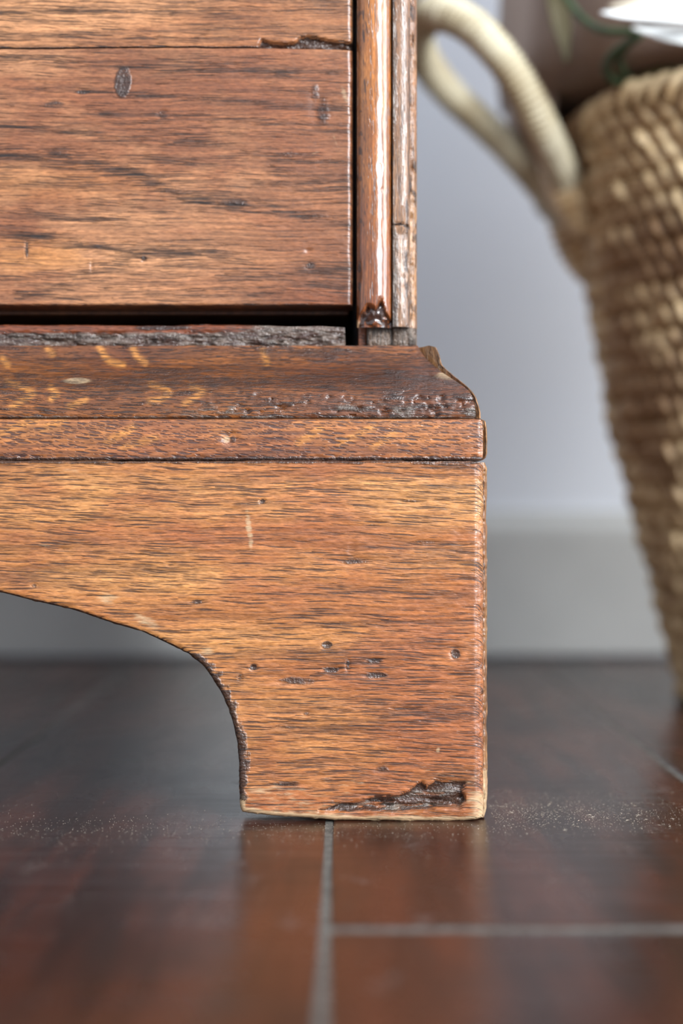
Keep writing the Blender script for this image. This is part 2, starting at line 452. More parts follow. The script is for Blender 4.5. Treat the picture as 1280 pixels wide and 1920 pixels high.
dents = [(475, 1251, 7, 6, 1.0), (450, 1270, 5, 6, .5), (613, 1209, 10, 7, 1.0), (854, 1226, 9, 9, 1.0), (492, 940, 6, 5, .9), (703, 1240, 17, 5, .8), (652, 1247, 4, 12, .6), (622, 1256, 16, 6, .9), (706, 1266, 22, 6, .9), (556, 1277, 40, 9, .7), (905, 1298, 6, 9, .5), (665, 1052, 34, 7, .6), (660, 1030, 8, 20, .25), (770, 940, 22, 4, .4), (700, 985, 30, 5, .35), (368, 1128, 13, 5, .7), (65, 1098, 6, 5, .5), (800, 1018, 30, 5, .45), (575, 1338, 8, 4, .5), (540, 1470, 26, 6, .6), (716, 1442, 16, 6, .6), (320, 1060, 8, 4, .4), (120, 1030, 14, 4, .4), (862, 1010, 12, 20, .25), (760, 1330, 30, 5, .4), (530, 1362, 40, 6, .4)]
def foot_d(x, y):
    m = MF
    e = rnd(907-x+(fbm(y/34, x/60, 4)-.5)*5, 20, m)*.85
    dl = pdist(x, y, low_line)
    e = np.maximum(e, rnd(dl, 7+6*fbm(x/30, y/30, 5), m))
    e = np.maximum(e, rnd(np.maximum(y-864, 0), 5, m))
    d = e+.0005*(fbm(x/70, y/26, 1)-.5)+.00028*(fbm(x/26, y/7, 3)-.5)
    gm = polymask(x+8*(fbm(x/22, y/8, 6)-.5), y+7*(fbm(x/30, y/6, 2)-.5), gouge, 4)
    d += gm*(.0016+.0034*fbm(x/60, y/5, 5, 3)*sst(1462, 1500, y))
    d -= .0016*ell(x, y, 838, 1490, 22, 14)
    for (cx, cy, rx, ry, a) in dents: d += .0010*a*ell(x, y, cx, cy, rx, ry)
    # chipped lower right edge
    d += .0010*sst(.5, .75, fbm(y/9, x/14, 7))*sst(892, 906, x)
    return d
def foot_a(x, y):
    dl = pdist(x, y, low_line)
    g = {}
    gm = polymask(x+8*(fbm(x/22, y/8, 6)-.5), y+7*(fbm(x/30, y/6, 2)-.5), gouge, 5)
    dark = gm*np.clip(1.25-1.3*sst(.55, .75, fbm(x/60, y/5, 2)), .15, 1)
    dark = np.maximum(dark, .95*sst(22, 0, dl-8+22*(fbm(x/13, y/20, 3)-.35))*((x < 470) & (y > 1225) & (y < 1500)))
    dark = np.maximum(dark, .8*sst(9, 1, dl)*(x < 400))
    for (cx, cy, rx, ry, a) in dents: dark = np.maximum(dark, 1.15*a*ell(x, y, cx, cy, rx*1.05, ry*1.05))
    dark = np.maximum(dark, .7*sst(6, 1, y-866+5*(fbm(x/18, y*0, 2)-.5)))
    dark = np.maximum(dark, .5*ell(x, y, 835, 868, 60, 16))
    g['dark'] = dark
    pale = sst(15, 5, dl+6*(fbm(x/30, y/12, 1)-.5))*((x > 450) & (y > 1490))*.95
    pale = np.maximum(pale, .62*sst(850, 900, x+14*(fbm(x/18, y/18, 4)-.5))*sst(1450, 1500, y)*(1-gm))
    pale = np.maximum(pale, .55*ell(x, y, 466, 985, 7, 44, -.12)); pale = np.maximum(pale, .55*ell(x, y, 470, 1015, 6, 22))
    pale = np.maximum(pale, .55*ell(x, y, 200, 1122, 26, 12)); pale = np.maximum(pale, .5*ell(x, y, 275, 1165, 32, 12, .4)); pale = np.maximum(pale, .5*ell(x, y, 385, 1222, 18, 10))
    pale = np.maximum(pale, .4*ell(x, y, 85, 1022, 16, 6)); pale = np.maximum(pale, .35*ell(x, y, 130, 885, 40, 8))
    pale = np.maximum(pale, .6*ell(x, y, 821, 1406, 5, 7))
    pale = np.maximum(pale, .34*sst(1330, 1500, y)*fbm(x/90, y/14, 6)*1.4)
    g['pale'] = pale
    g['grime'] = np.maximum(gm*.55*sst(.48, .62, fbm(x/60, y/5, 2)), .55*ell(x, y, 838, 1490, 26, 18)); g['grime'] = np.maximum(g['grime'], .40*sst(905, 860, x)*sst(1300, 1480, y)*sst(.5, .8, fbm(x/60, y/8, 3)))
    g['red'] = .15+.75*sst(300, 900, x)*sst(950, 1350, y)
    g['grain'] = .40*sst(.50, .72, fbm(x/330+.002*y, (y+.03*x)/28, 5))
    return g
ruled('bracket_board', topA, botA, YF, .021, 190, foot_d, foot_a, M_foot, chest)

# --- side return of the base: its end grain shows as a ragged edge beside the front board
zt = Z_(866, YF)
def side_ret():
    zs = np.linspace(0.0006, zt, 240)
    xs_in = X_(906.5, YF)
    V = []; nz = len(zs)
    prof = []
    for z in zs:
        py = 960-(z-H)*F/YF
        xo = X_(916.5+5*(fbm(np.array(py/26), np.array(0.), 2)-.5)-6*max(0, (878-py)/14)-5*max(0, (py-1522)/18), YF)
        yo = .0045*(0.4+1.0*fbm(np.array(py/7), np.array(3.), 4))
        # section: front inner, front outer (rounded), side back
        prof.append([(xs_in-.018, YF+.006), (xs_in, YF+.0042+yo*.3), ((xs_in+xo)/2, YF+.0035+yo*.5), (xo-.0004, YF+.0050+yo*.6), (xo, YF+.0085), (xo, .63), (XR, .655), (XR-.021, .655)])
    pr = np.array(prof); ns = pr.shape[1]
    V = np.concatenate([pr, np.broadcast_to(zs[:, None, None], (nz, ns, 1))], 2).reshape(-1, 3)
    F_ = grid_faces(nz, ns)[:, ::-1].tolist()
    for i in range(nz-1):
        a = i*ns; F_.append([a+ns-1, a, a+ns, a+2*ns-1][::-1])
    F_.append(list(range(ns))); F_.append([(nz-1)*ns+k for k in range(ns)][::-1])
    A = {'dark': .38*fbm(V[:, 2]*800, V[:, 0]*3000, 3), 'pale': .45*(V[:, 2] < .02)+.25*fbm(V[:, 2]*300, V[:, 0]*2000, 5)}
    return mesh('side_bracket_board', V, F_, M_end, chest, A, True, 40)
side_ret()
box('side_bracket_rail', (XR-.021, .6555, .105), (XR-.0005, YB, zt), M_carc, chest, .001)
box('side_bracket_foot', (XR-.021, .905, .0006), (XR-.0005, YB, .1045), M_carc, chest, .001)
box('side_bracket_board', (XL, YF+.022, .0006), (XL+.021, YB, zt), M_end, chest, .002)
box('base_board', (XL+.022, YF+.022, zt-.016), (XR-.023, YB-.02, zt), M_carc, chest, .001)
for sx in (XL+.024, XR-.030-.05):
    box('rear_foot', (sx, YB-.040, .0005), (sx+.040, YB-.018, zt-.0165), M_carc, chest, .002)

# --- ogee base moulding and the flat strip under it, mitred round the corner
def moulding(name, profile, Yface, Xface, mat, afn, dfn, nx=300, cut=None):
    """profile: list of (py, px) read at the mitre; swept along the front from the left end to the mitre"""
    pr = resample(profile, 56)
    o = (pr[:, 1]-783)/(917-783)*(XR-XS)          # projection from the carcass face
    py = pr[:, 0]
    xs = np.concatenate([np.linspace(0, .70, 6, endpoint=False), np.linspace(.70, 1, nx)])
    xe = XS+o
    Xg = XLS-o[None, :]+(xe-XLS+o)[None, :]*xs[:, None]
    Yg = np.broadcast_to(Yface-o, Xg.shape)
    px = 640+Xg*F/Yg; pyg = np.broadcast_to(py, px.shape)
    dpx = dfn(px, pyg)
    Yg = Yg+dpx
    Zg = H+(960-pyg)*(Yface-o)[None, :]/F
    if cut is not None: Zg = Zg-cut(px, pyg)
    Vf = np.stack([Xg, Yg, Zg], -1)
    nu, nv = px.shape
    F_ = grid_faces(nu, nv)[:, ::-1].tolist()
    V = Vf.reshape(-1, 3)
    # back ring
    idx = np.arange(nu*nv).reshape(nu, nv); b = nu*nv
    bt = V[idx[:, 0]].copy(); bt[:, 1] = Yface+.012; bo = V[idx[:, -1]].copy(); bo[:, 1] = Yface+.012
    V = np.vstack([V, bt, bo])
    for i in range(nu-1):
        F_.append([int(idx[i, 0]), int(idx[i+1, 0]), b+i+1, b+i])
        F_.append([int(idx[i+1, -1]), int(idx[i, -1]), b+nu+i, b+nu+i+1])
        F_.append([b+i, b+i+1, b+nu+i+1, b+nu+i])
    F_.append([int(k) for k in idx[-1]]+[b+nu+nu-1, b+nu-1]); F_.append(([int(k) for k in idx[0]]+[b+nu, b])[::-1])
    A = {}
    for k, a in afn(px, pyg).items():
        a = np.broadcast_to(a, px.shape); A[k] = np.concatenate([a.reshape(-1), a[:, 0], a[:, -1]])
    return mesh(name, V, F_, mat, chest, A, True, 45)
ogee = [(648, 783), (656, 787), (670, 797), (685, 813), (700, 833), (712, 852), (724, 870), (734, 881), (746, 888), (765, 892), (780, 894), (784, 890)]
rays = [((186, 650), (196, 668), (206, 678), (230, 684)), ((248, 650), (256, 668), (272, 680)), ((4, 672), (14, 684)), ((14, 716), (50, 728), (62, 738), (40, 752), (22, 764)), ((95, 726), (106, 738), (96, 748)), ((283, 720), (310, 728), (318, 738), (300, 750), (280, 752)), ((360, 724), (380, 734), (362, 748), (346, 756)), ((130, 762), (160, 750)), ((90, 655), (98, 664)), ((492, 655), (500, 680))]
def mo_d(x, y):
    d = .0005*(fbm(x/40, y/14, 2)-.5)
    d += .0012*sst(.56, .8, fbm(x/14, y/9, 6))*sst(728, 745, y)*sst(330, 500, x)
    d += .0010*ell(x, y, 145, 714, 26, 5)
    d += rnd(893-x+4*(fbm(y/10, x*0, 3)-.5), 12, MF)*.8*sst(715, 740, y)
    return d
def mo_cut(x, y):
    return .0040*sst(796, 816, x)*sst(682, 655, y)
def mo_a(x, y):
    ray = np.zeros_like(x)
    for r in rays: ray = np.maximum(ray, sst(10, 1, pdist(x, y, r)))
    pale = ell(x, y, 145, 714, 27, 6)
    pale = np.maximum(pale, .6*ell(x, y, 845, 702, 36, 14)*sst(760, 830, x))
    return {'ray': ray, 'pale': pale,
            'grime': np.maximum(.62*sst(742, 770, y)*sst(.42, .62, fbm(x/45, y/14, 1))*sst(100, 500, x), .7*sst(778, 783, y)),
            'dark': np.maximum.reduce([.55*sst(.52, .7, fbm(x/70, y/10, 5)), .5*sst(688, 712, y+10*(fbm(x/80, y*0, 1)-.5))*sst(738, 722, y), .5*sst(775, 784, y)]),  # random stains, plus a band that paints the cove's shade
            'grain': .6*fbm(x/90, y/20, 2), 'red': .1+0*x}
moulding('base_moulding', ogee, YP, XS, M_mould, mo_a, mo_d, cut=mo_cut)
strip = [(785, 889), (787, 902), (792, 905), (820, 906.5), (854, 906), (860, 905), (863, 902)]
def st_d(x, y):
    d = .0003*(fbm(x/30, y/16, 3)-.5)+rnd(907-x, 12, MF)*.7
    d += .0010*ell(x, y, 433, 822, 16, 13)
    d += .0006*sst(.5, .8, fbm(x/12, y/30, 2))*sst(850, 860, y)
    return d
brays = [((0, 812), (30, 800), (68, 784)), ((80, 806), (120, 786)), ((200, 830), (240, 808), (250, 800)), ((230, 838), (290, 822)), ((560, 830), (600, 806)), ((640, 830), (700, 800)), ((700, 838), (740, 812))]
def st_a(x, y):
    ray = np.zeros_like(x)
    for r in brays: ray = np.maximum(ray, sst(12, 2, pdist(x, y, r))*.8)
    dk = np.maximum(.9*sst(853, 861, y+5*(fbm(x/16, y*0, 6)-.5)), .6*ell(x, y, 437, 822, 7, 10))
    return {'ray': ray, 'dark': dk, 'pale': np.maximum(.55*ell(x, y, 424, 822, 9, 10), .25*sst(890, 905, x)), 'grain': .55*fbm(x/60, y/18, 4), 'red': .25+0*x}
moulding('moulding_strip', strip, YP, XS, M_band, st_a, st_d)
# side runs of both, butting behind the mitre; the ogee's raised, broken upper end shows at the corner
def side_run(name, profile, y0, mat, seed):
    pr = resample(profile, 36)
    Yo = np.full(36, .61)
    for k_ in range(4):
        Xo = X_(pr[:, 1], Yo); Zo = Z_(pr[:, 0], Yo); Yo = YP-(Xo-XS)+.003
    ys = np.array([y0, y0+.002, y0+.006, y0+.02, .75, .85, YB])
    Xg = np.broadcast_to(Xo, (len(ys), 36)).copy(); Zg = np.broadcast_to(Zo, Xg.shape).copy()
    Yg = np.broadcast_to(ys[:, None], Xg.shape).copy()
    st_ = YP-(Xo-XS)+.0022+.003*fbm(Zo*600, Xo*500, seed)
    for k_, q_ in enumerate((0, .0012, .004, .02)): Yg[k_] = st_+q_
    Xg[0] -= .0006
    V = np.stack([Xg, Yg, Zg], -1).reshape(-1, 3); nu, nv = Xg.shape
    inn = np.stack([np.full(nu*2, XS+.0006), np.repeat(np.maximum(ys, YP+.003), 2), np.tile([Zo[0], Zo[-1]], nu)], -1)
    F_ = grid_faces(nu, nv).tolist(); b = nu*nv
    for i in range(nu-1):
        F_.append([i*nv, b+2*i, b+2*i+2, (i+1)*nv]); F_.append([i*nv+nv-1, (i+1)*nv+nv-1, b+2*i+3, b+2*i+1])
    F_.append([b, *range(0, nv), b+1][::-1])
    V = np.vstack([V, inn])
    A = {'dark': .5*fbm(V[:, 2]*700, V[:, 0]*700, seed), 'pale': .25*fbm(V[:, 2]*400, V[:, 0]*600, seed+1), 'grime': .55*fbm(V[:, 2]*500, V[:, 0]*500, seed+2)}
    return mesh(name, V, F_, mat, chest, A, True, 40)
side_run('base_moulding', [(650, 797), (647, 806), (651, 818), (664, 824), (684, 829), (694, 840), (706, 854), (720, 872), (733, 886), (746, 894), (766, 900), (784, 902)], YF+.012, M_end, 2)
side_run('moulding_strip', [(786, 904), (789, 911), (800, 913), (830, 914), (848, 914), (858, 911), (862, 906)], YF+.007, M_end, 5)

XLO = 640+(XLS+.045)*F/YP
# --- bottom rail (worn, greyed) above the moulding
YR = YP+.004
xs = np.concatenate([np.linspace(XLO, -20, 12), np.linspace(-10, 646, 260)])
topL = np.stack([xs, 609+(fbm(xs/60, xs*0, 3)-.5)*7+np.where(xs > 500, (xs-500)*.03, 0)], 1)
botL = np.stack([xs+np.where(xs > 640, 2, 0), np.full_like(xs, 653.)], 1)
def ra_d(x, y):
    return rnd(y-609, 8, MP)*.8+rnd(648-x, 8, MP)*.8+.0022*sst(.40, .75, fbm(x/28, y/9, 4))*sst(618, 634, y+4*(fbm(x/30, y*0, 2)-.5))+.0004*fbm(x/9, y/5, 1)
def ra_a(x, y):
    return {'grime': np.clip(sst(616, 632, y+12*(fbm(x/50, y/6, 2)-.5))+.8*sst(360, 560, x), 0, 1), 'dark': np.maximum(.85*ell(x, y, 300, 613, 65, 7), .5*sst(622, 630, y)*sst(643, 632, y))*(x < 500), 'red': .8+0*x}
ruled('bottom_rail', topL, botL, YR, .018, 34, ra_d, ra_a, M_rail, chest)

# --- drawer: two boards with the crack between them, on a drawer box
YD = YP+.003
dbox_lo, dbox_hi = Z_(578, YD), .50
drawer = box('drawer', (XLS+.045, YD+.0205, dbox_lo), (X_(655, YD), YB-.06, Z_(-330, YD)), M_carc, chest, .001)
DB = [
 ([(-40, 111), (100, 112), (210, 121), (330, 129), (515, 137), (660, 134)], 7, .75),
 ([(150, 170), (216, 178), (310, 180), (412, 186), (515, 196), (660, 201)], 6, .7),
 ([(190, 211), (310, 214), (392, 222), (464, 227), (660, 242)], 8, .65),
 ([(-40, 237), (103, 240), (206, 260), (310, 266), (412, 271), (490, 289), (660, 309)], 8, .8),
 ([(-40, 288), (118, 291), (186, 309), (258, 325), (310, 355), (350, 371), (438, 382), (515, 392), (577, 407), (660, 423)], 11, 1.1),
 ([(-40, 395), (52, 397), (129, 412), (240, 414)], 7, .55),
 ([(-40, 430), (31, 438), (103, 448), (170, 462), (232, 476), (300, 470), (400, 474)], 11, .9),
 ([(240, 490), (190, 508), (130, 530), (40, 552)], 13, .9), ([(232, 480), (330, 488), (420, 480)], 16, .55),
 ([(-40, 62), (120, 66), (300, 70), (480, 68)], 6, .55), ([(-40, 18), (200, 22), (420, 18), (660, 12)], 8, .6), ([(460, 8), (660, 6)], 12, .5),
 ([(300, 330), (420, 340), (560, 352), (660, 360)], 10, .35), ([(-40, 340), (160, 352)], 10, .2),
 ([(520, 330), (660, 345)], 20, .45), ([(430, 520), (660, 500)], 22, .55), ([(200, 540), (450, 548), (660, 540)], 14, .6)]
def dr_d(x, y):
    d = np.maximum(rnd(662-x+3*(fbm(y/16, x*0, 3)-.5), 11, MP)*.9, 0)
    d = d+.0005*(fbm(x/80, y/24, 3)-.5)
    for (cx, cy, rx, ry, a) in ((230, 153, 17, 32, .4), (155, 172, 14, 5, .8), (305, 213, 10, 8, .8), (50, 468, 3, 18, .8), (172, 500, 3, 14, .6), (270, 486, 5, 6, .8), (582, 498, 10, 7, .7), (75, 165, 12, 18, .3), (100, 195, 24, 7, .5), (578, 470, 7, 5, .7), (596, 200, 16, 40, .4)):
        d += .0007*a*ell(x, y, cx, cy, rx, ry)
    return d
def dr_a(x, y):
    yw = y+7*(fbm(x/55, y/14, 2)-.5)
    gr = np.zeros_like(x)
    brk = .35+.9*sst(.3, .65, fbm(x/60, y/9, 6))
    for pts, wd, a in DB: gr = np.maximum(gr, a*np.exp(-(pdist(x, yw, pts)/wd)**2)*brk)
    gr = np.maximum(gr, .35*sst(.5, .75, fbm(x/260, y/16, 5)))
    dark = .75*sst(1.15, .75, np.hypot((x-230+.06*(y-153))/17, (y-153)/32))
    for (cx, cy, rx, ry, a) in ((155, 172, 18, 5, .9), (305, 215, 12, 11, .6), (590, 175, 10, 22, .6), (605, 210, 15, 32, .65), (100, 195, 28, 7, .6), (582, 498, 12, 8, .7), (50, 470, 3, 18, .8), (85, 155, 5, 24, .35), (20, 195, 14, 7, .5), (108, 288, 24, 6, .6), (435, 380, 34, 9, .6), (330, 360, 40, 14, .45), (440, 330, 16, 12, .3), (540, 290, 40, 6, .5), (190, 462, 30, 6, .5), (270, 484, 7, 5, .8), (596, 404, 30, 6, .5), (70, 150, 30, 5, .3), (225, 232, 30, 5, .35)):
        dark = np.maximum(dark, a*ell(x, y, cx, cy, rx, ry))
    dark = np.maximum(dark, .55*sst(566, 571, y))
    red = .15+.65*sst(330, 620, x+40*(fbm(x/60, y/60, 1)-.5))*sst(60, 160, y)+.35*sst(480, 560, y)
    ray = .55*ell(x, y, 70, 480, 130, 34)*sst(.3, .6, fbm(x/90, y/16, 3))+.25*ell(x, y, 80, 340, 200, 40)
    pale = np.maximum.reduce([.45*ell(x, y, 645, 175, 6, 24, -.3), .5*ell(x, y, 592, 286, 12, 2.5, -.35), .4*ell(x, y, 630, 268, 3, 20, -.3), .5*ell(x, y, 412, 227, 4, 2.5), .5*ell(x, y, 553, 492, 5, 3, -.4), .3*ell(x, y, 30, 532, 6, 6), .35*sst(656, 661, x)])
    return {'grain': np.clip(gr, 0, 1.2), 'dark': dark, 'red': red, 'ray': ray, 'pale': pale, 'grime': .45*sst(650, 660, x)*fbm(y/18, x/9, 4)}
xs = np.concatenate([np.linspace(XLO, -20, 12), np.linspace(-10, 661, 270)])
def crack(x): return np.interp(x, [-2300, 0, 130, 200, 330, 480, 560, 662], [90, 91, 90.5, 89.5, 88.5, 89, 90, 93])+2.0*(fbm(x/25, x*0, 2)-.5)
topL = np.stack([xs, crack(xs)+1.2], 1); botL = np.stack([xs, 572.5+.8*(fbm(xs/30, xs*0, 3)-.5)-np.where(xs > 652, 0, 0)], 1)
b1 = ruled('board', topL, botL, YD, .020, 200, lambda x, y: dr_d(x, y)+rnd(572-y, 4, MP)+rnd(np.maximum(y-crack(x), 0), 4, MP), dr_a, M_draw, drawer)
topL = np.stack([xs, np.full_like(xs, -330.)], 1); botL = np.stack([xs, crack(xs)-1.6], 1)
chip = [(486, 84), (490, 74), (505, 79), (520, 82), (548, 82), (560, 72), (575, 68), (600, 72), (640, 78), (668, 80), (668, 96), (486, 96)]
def up_d(x, y):
    c = polymask(x, y+5*(fbm(x/12, y/6, 2)-.5), chip, 3)
    return dr_d(x, y)+rnd(crack(x)-y, 5, MP)+c*(.0016+.0024*fbm(x/20, y/5, 3))
def up_a(x, y):
    g = dr_a(x, y); c = polymask(x, y+5*(fbm(x/12, y/6, 2)-.5), chip, 3)
    g['dark'] = np.maximum(g['dark'], np.maximum(c*.95, .8*sst(5, 1, crack(x)-y))); g['grime'] = np.maximum(g['grime'], c*.35*sst(.5, .7, fbm(x/14, y/5, 6)))
    g['ray'] = g['ray']+.12
    return g
b2 = ruled('board', topL, botL, YD, .020, 150, up_d, up_a, M_draw, drawer)

# --- corner post: raised bead, flat stile, recessed outer corner
ZT = .455
def post_strip(name, prof, Y, ztop, zbot_py, mat, dfn, afn, back):
    """vertical run of a section; prof: list of (px, inward offset in px)"""
    pr = np.asarray(prof, float); m = Y/F
    py = np.concatenate([np.linspace(960-(ztop-H)*F/Y, -30, 12, endpoint=False), np.linspace(-30, zbot_py, 260)])
    px = np.broadcast_to(pr[:, 0], (len(py), len(pr))).copy(); pyg = np.broadcast_to(py[:, None], px.shape)
    d = pr[None, :, 1]*m+dfn(px, pyg)
    V = np.stack([X_(px, Y), Y+d, Z_(pyg, Y)], -1); nu, nv = px.shape
    F_ = grid_faces(nu, nv).tolist(); idx = np.arange(nu*nv).reshape(nu, nv)
    V = V.reshape(-1, 3); b = nu*nv
    L = V[idx[:, 0]].copy(); R = V[idx[:, -1]].copy(); L[:, 1] = R[:, 1] = back
    V = np.vstack([V, L, R])
    for i in range(nu-1):
        F_.append([int(idx[i, 0]), int(idx[i+1, 0]), b+i+1, b+i]); F_.append([int(idx[i+1, -1]), int(idx[i, -1]), b+nu+i, b+nu+i+1])
        F_.append([b+i, b+i+1, b+nu+i+1, b+nu+i])
    F_.append([int(k) for k in idx[-1]][::-1]+[b+nu-1, b+nu+nu-1]); F_.append([int(k) for k in idx[0]]+[b+nu, b])
    A = {}
    for k, a in afn(px, pyg).items():
        a = np.broadcast_to(a, px.shape); A[k] = np.concatenate([a.reshape(-1), a[:, 0], a[:, -1]])
    return mesh(name, V, F_, mat, chest, A, True, 45)
th = np.linspace(-1.42, 1.42, 30)
bead = [(701.5+33*math.sin(a), 33*(1-math.cos(a))*.85) for a in th]
brk_poly = [(676, 590), (690, 572), (705, 580), (714, 560), (722, 585), (735, 600), (735, 616), (700, 616), (672, 612)]
def bd_d(x, y):
    d = .0004*(fbm(x/16, y/50, 2)-.5)
    d += polymask(x, y+6*(fbm(x/8, y/8, 2)-.5), brk_poly, 4)*(.0014+.0030*fbm(x/10, y/9, 4))
    d += .0012*sst(582, 612, y)
    d += .0003*ell(x, y, 712, 315, 4, 12)+.0002*ell(x, y, 720, 355, 5, 6)+.0007*ell(x, y, 674, 508, 4, 22)
    return d
def bd_a(x, y):
    dk = polymask(x, y, brk_poly, 5)*sst(.35, .55, fbm(x/9, y/9, 3)+.1)
    dk = np.maximum(dk, .8*ell(x, y, 674, 500, 4, 10)); dk = np.maximum(dk, .8*ell(x, y, 674, 535, 4, 12))
    dk = np.maximum(dk, .65*sst(.55, .75, fbm(x/7, y/60, 5))*np.maximum(sst(728, 734, x), sst(676, 670, x)))
    return {'dark': dk, 'pale': .55*ell(x, y, 672, 603, 5, 14), 'red': .55*sst(678, 668, x)+.35*sst(480, 580, y), 'grain': .3*fbm(x/8, y/120, 1)}
YBD = YP-.004
post_strip('bead', bead, YBD, ZT, 611, M_post, bd_d, bd_a, YBD+.0075)
stile = [(735.5, 4), (737, 1), (741, 0), (750, 0), (758, .5), (763, 2), (767, 6), (769.5, 14)]
cr = [(737, 422), (748, 418), (756, 424), (762, 421), (768, 426)]
cr2 = [(768, 30), (766, 110), (769, 200), (765, 300), (768, 350), (762, 400), (766, 460), (760, 520), (768, 580), (764, 612)]
def sl_d(x, y):
    d = .0003*(fbm(x/8, y/60, 3)-.5)+.0012*sst(3, .5, pdist(x, y, cr))+.0010*sst(3, .5, pdist(x, y, cr2))
    d += .0012*sst(425, 440, y)*fbm(x/4.5, y/70, 6)
    d += .0015*sst(760, 770, x)*fbm(x/9, y/22, 4)
    return d
def sl_a(x, y):
    g = .65*sst(748, 738, x)*(.4+fbm(y/50, x*0, 2))+.55*sst(425, 440, y)*fbm(x/5, y/60, 1)
    return {'grime': g, 'dark': np.maximum.reduce([.9*sst(3.5, 1, pdist(x, y, cr)), .8*sst(3.5, 1, pdist(x, y, cr2)), .8*sst(738, 736, x), .55*sst(430, 500, y)*sst(.5, .7, fbm(x/4, y/60, 6))]), 'pale': .25*fbm(x/9, y/60, 5)}
post_strip('stile', stile, YP-.0005, ZT, 612, M_stile, sl_d, sl_a, YP+.009)
core = [(688, 12), (690, 5), (692, 3), (700, 3), (728, 3), (734, 5), (735, 8), (737, 5), (740, 2), (760, 1), (770, 1.5), (776, 3), (780, 7), (783, 15)]
def co_d(x, y):
    return .0042+.0012*(fbm(x/9, y/14, 2))+.0010*sst(.5, .8, fbm(x/5, y/24, 6))*sst(764, 770, x)+.001*sst(640, 652, y)
def co_a(x, y):
    return {'grime': np.maximum(.85*sst(606, 616, y), .35*fbm(y/30, x/6, 2)), 'dark': np.maximum(.7*sst(.45, .65, fbm(x/5, y/30, 4)), .8*sst(4, 1, abs(x-735))), 'pale': .4*fbm(y/20, x/4, 5)}
post_strip('corner_post', core, YP, ZT, 653, M_end, co_d, co_a, YP+.03)

# --- rest of the carcass (sides, back, bottom, further drawers and top, mostly above the picture)
zm = Z_(652, YP)
box('side_panel', (X_(690, YP), YP+.0305, zm), (XS-.0004, YB, ZT), M_carc, chest, .001)
box('side_panel', (XLS, YP+.001, zm), (XLS+.04, YB, ZT), M_carc, chest, .001)
box('back_panel', (XLS+.041, YB-.012, zm), (X_(689, YP), YB, ZT), M_carc, chest, .001)
box('bottom_panel', (XLS+.041, YR+.019, Z_(700, YP)), (X_(688, YP), YB-.013, Z_(640, YP)), M_carc, chest, .001)
box('inner_post', (X_(672, YP), YR+.006, zm), (X_(688, YP), YR+.030, ZT), M_rail, chest, .0008)
box('top_rail', (XLS+.045, YD+.001, Z_(-330, YD)+.003), (X_(661, YD), YD+.02, ZT), M_draw, chest, .001)
box('top_board', (XLS-.018, YP-.022, ZT+.0005), (XS+.018, YB, ZT+.024), M_draw, chest, .005, 3)

# ------------------------------------------------------------------ the basket
BX, BY = .3176, .955
basket = empty('basket', (BX, BY, 0), 'tall tapering woven seagrass basket with a thick looped handle, by the pale wall', 'basket')
zp = [.0, .0057, .0268, .080, .1325, .185, .256, .309, .345, .372, .39]
rp = [.085, .0878, .0924, .1057, .1182, .1326, .1434, .1543, .1625, .170, .173]
def R(z): return np.interp(z, zp, rp)
def twined(name, z, a, b, turns, mat, phase, seg=9, ns=6, lift=0.0):
    """two strands twisted round each other along a horizontal ring"""
    V = []; Fc = []; n = turns*seg
    rr = np.random.RandomState(int(z*10000))
    for s in (0, math.pi):
        base = len(V)
        th = np.linspace(0, 2*math.pi, n, endpoint=False)
        ph = turns*th+s+phase
        wob = .0016*np.sin(5*th+z*70)+.0012*np.sin(11*th+z*130)
        fat = 1+.22*np.repeat(rr.rand(turns)-.5, seg)
        rad = R(z)-.004+a*np.cos(ph); zz = z+a*1.15*np.sin(ph)+wob
        for i in range(n):
            c = np.array([BX+rad[i]*math.cos(th[i]), BY+rad[i]*math.sin(th[i]), zz[i]])
            er = np.array([math.cos(th[i]), math.sin(th[i]), 0])
            for k in range(ns):
                q = 2*math.pi*k/ns
                V.append(c+b*fat[i]*(math.cos(q)*er+math.sin(q)*np.array([0, 0, 1])))
        for i in range(n):
            i2 = (i+1) % n
            for k in range(ns):
                k2 = (k+1) % ns
                Fc.append([base+i*ns+k, base+i2*ns+k, base+i2*ns+k2, base+i*ns+k2])
    V = np.array(V); V[:, 2] = np.maximum(V[:, 2], .0008)
    return mesh(name, V, Fc, mat, basket)
def knot_row(name, z0, hh, cell, amp, mat, phase, tilt):
    """one woven row: a ring of tilted, lozenge-shaped knots with grooves between them"""
    N = 78; n = N*6; nv = 9
    rr = np.random.RandomState(int(z0*1e5))
    th = np.linspace(0, 2*math.pi, n, endpoint=False)[:, None]; f = np.linspace(-1, 1, nv)[None, :]
    wob = .0014*np.sin(4*th+z0*90)+.0010*np.sin(9*th+z0*200)
    fat = np.repeat(.72+.5*rr.rand(N), 6)[:, None]
    q = np.abs(np.cos(N/2*th+phase+tilt*f*math.pi/2))
    rad = R(z0+f*hh)-.0075+amp*fat*(np.maximum(1-f*f, 0))**.33*(.08+.92*q**.8)
    zz = np.maximum(z0+f*hh*(.62+.62*q)+wob*np.ones_like(f), .0006)
    V = np.stack([BX+rad*np.cos(th), BY+rad*np.sin(th), zz], -1).reshape(-1, 3)
    return mesh(name, V, grid_faces(n, nv, 0, True).tolist(), mat, basket)
z = .0075; i = 0
while z < .372:
    p_ = .0150-.0022*z/.37
    knot_row('weave_row', z, p_*.56, .0088+.0016*(1-z/.37), .0110, M_straw, i*math.pi/2, .55 if z > .1 else .3)
    z += p_; i += 1
twined('rim', .378, .0052, .0056, 44, M_straw, .4, 10, 8)
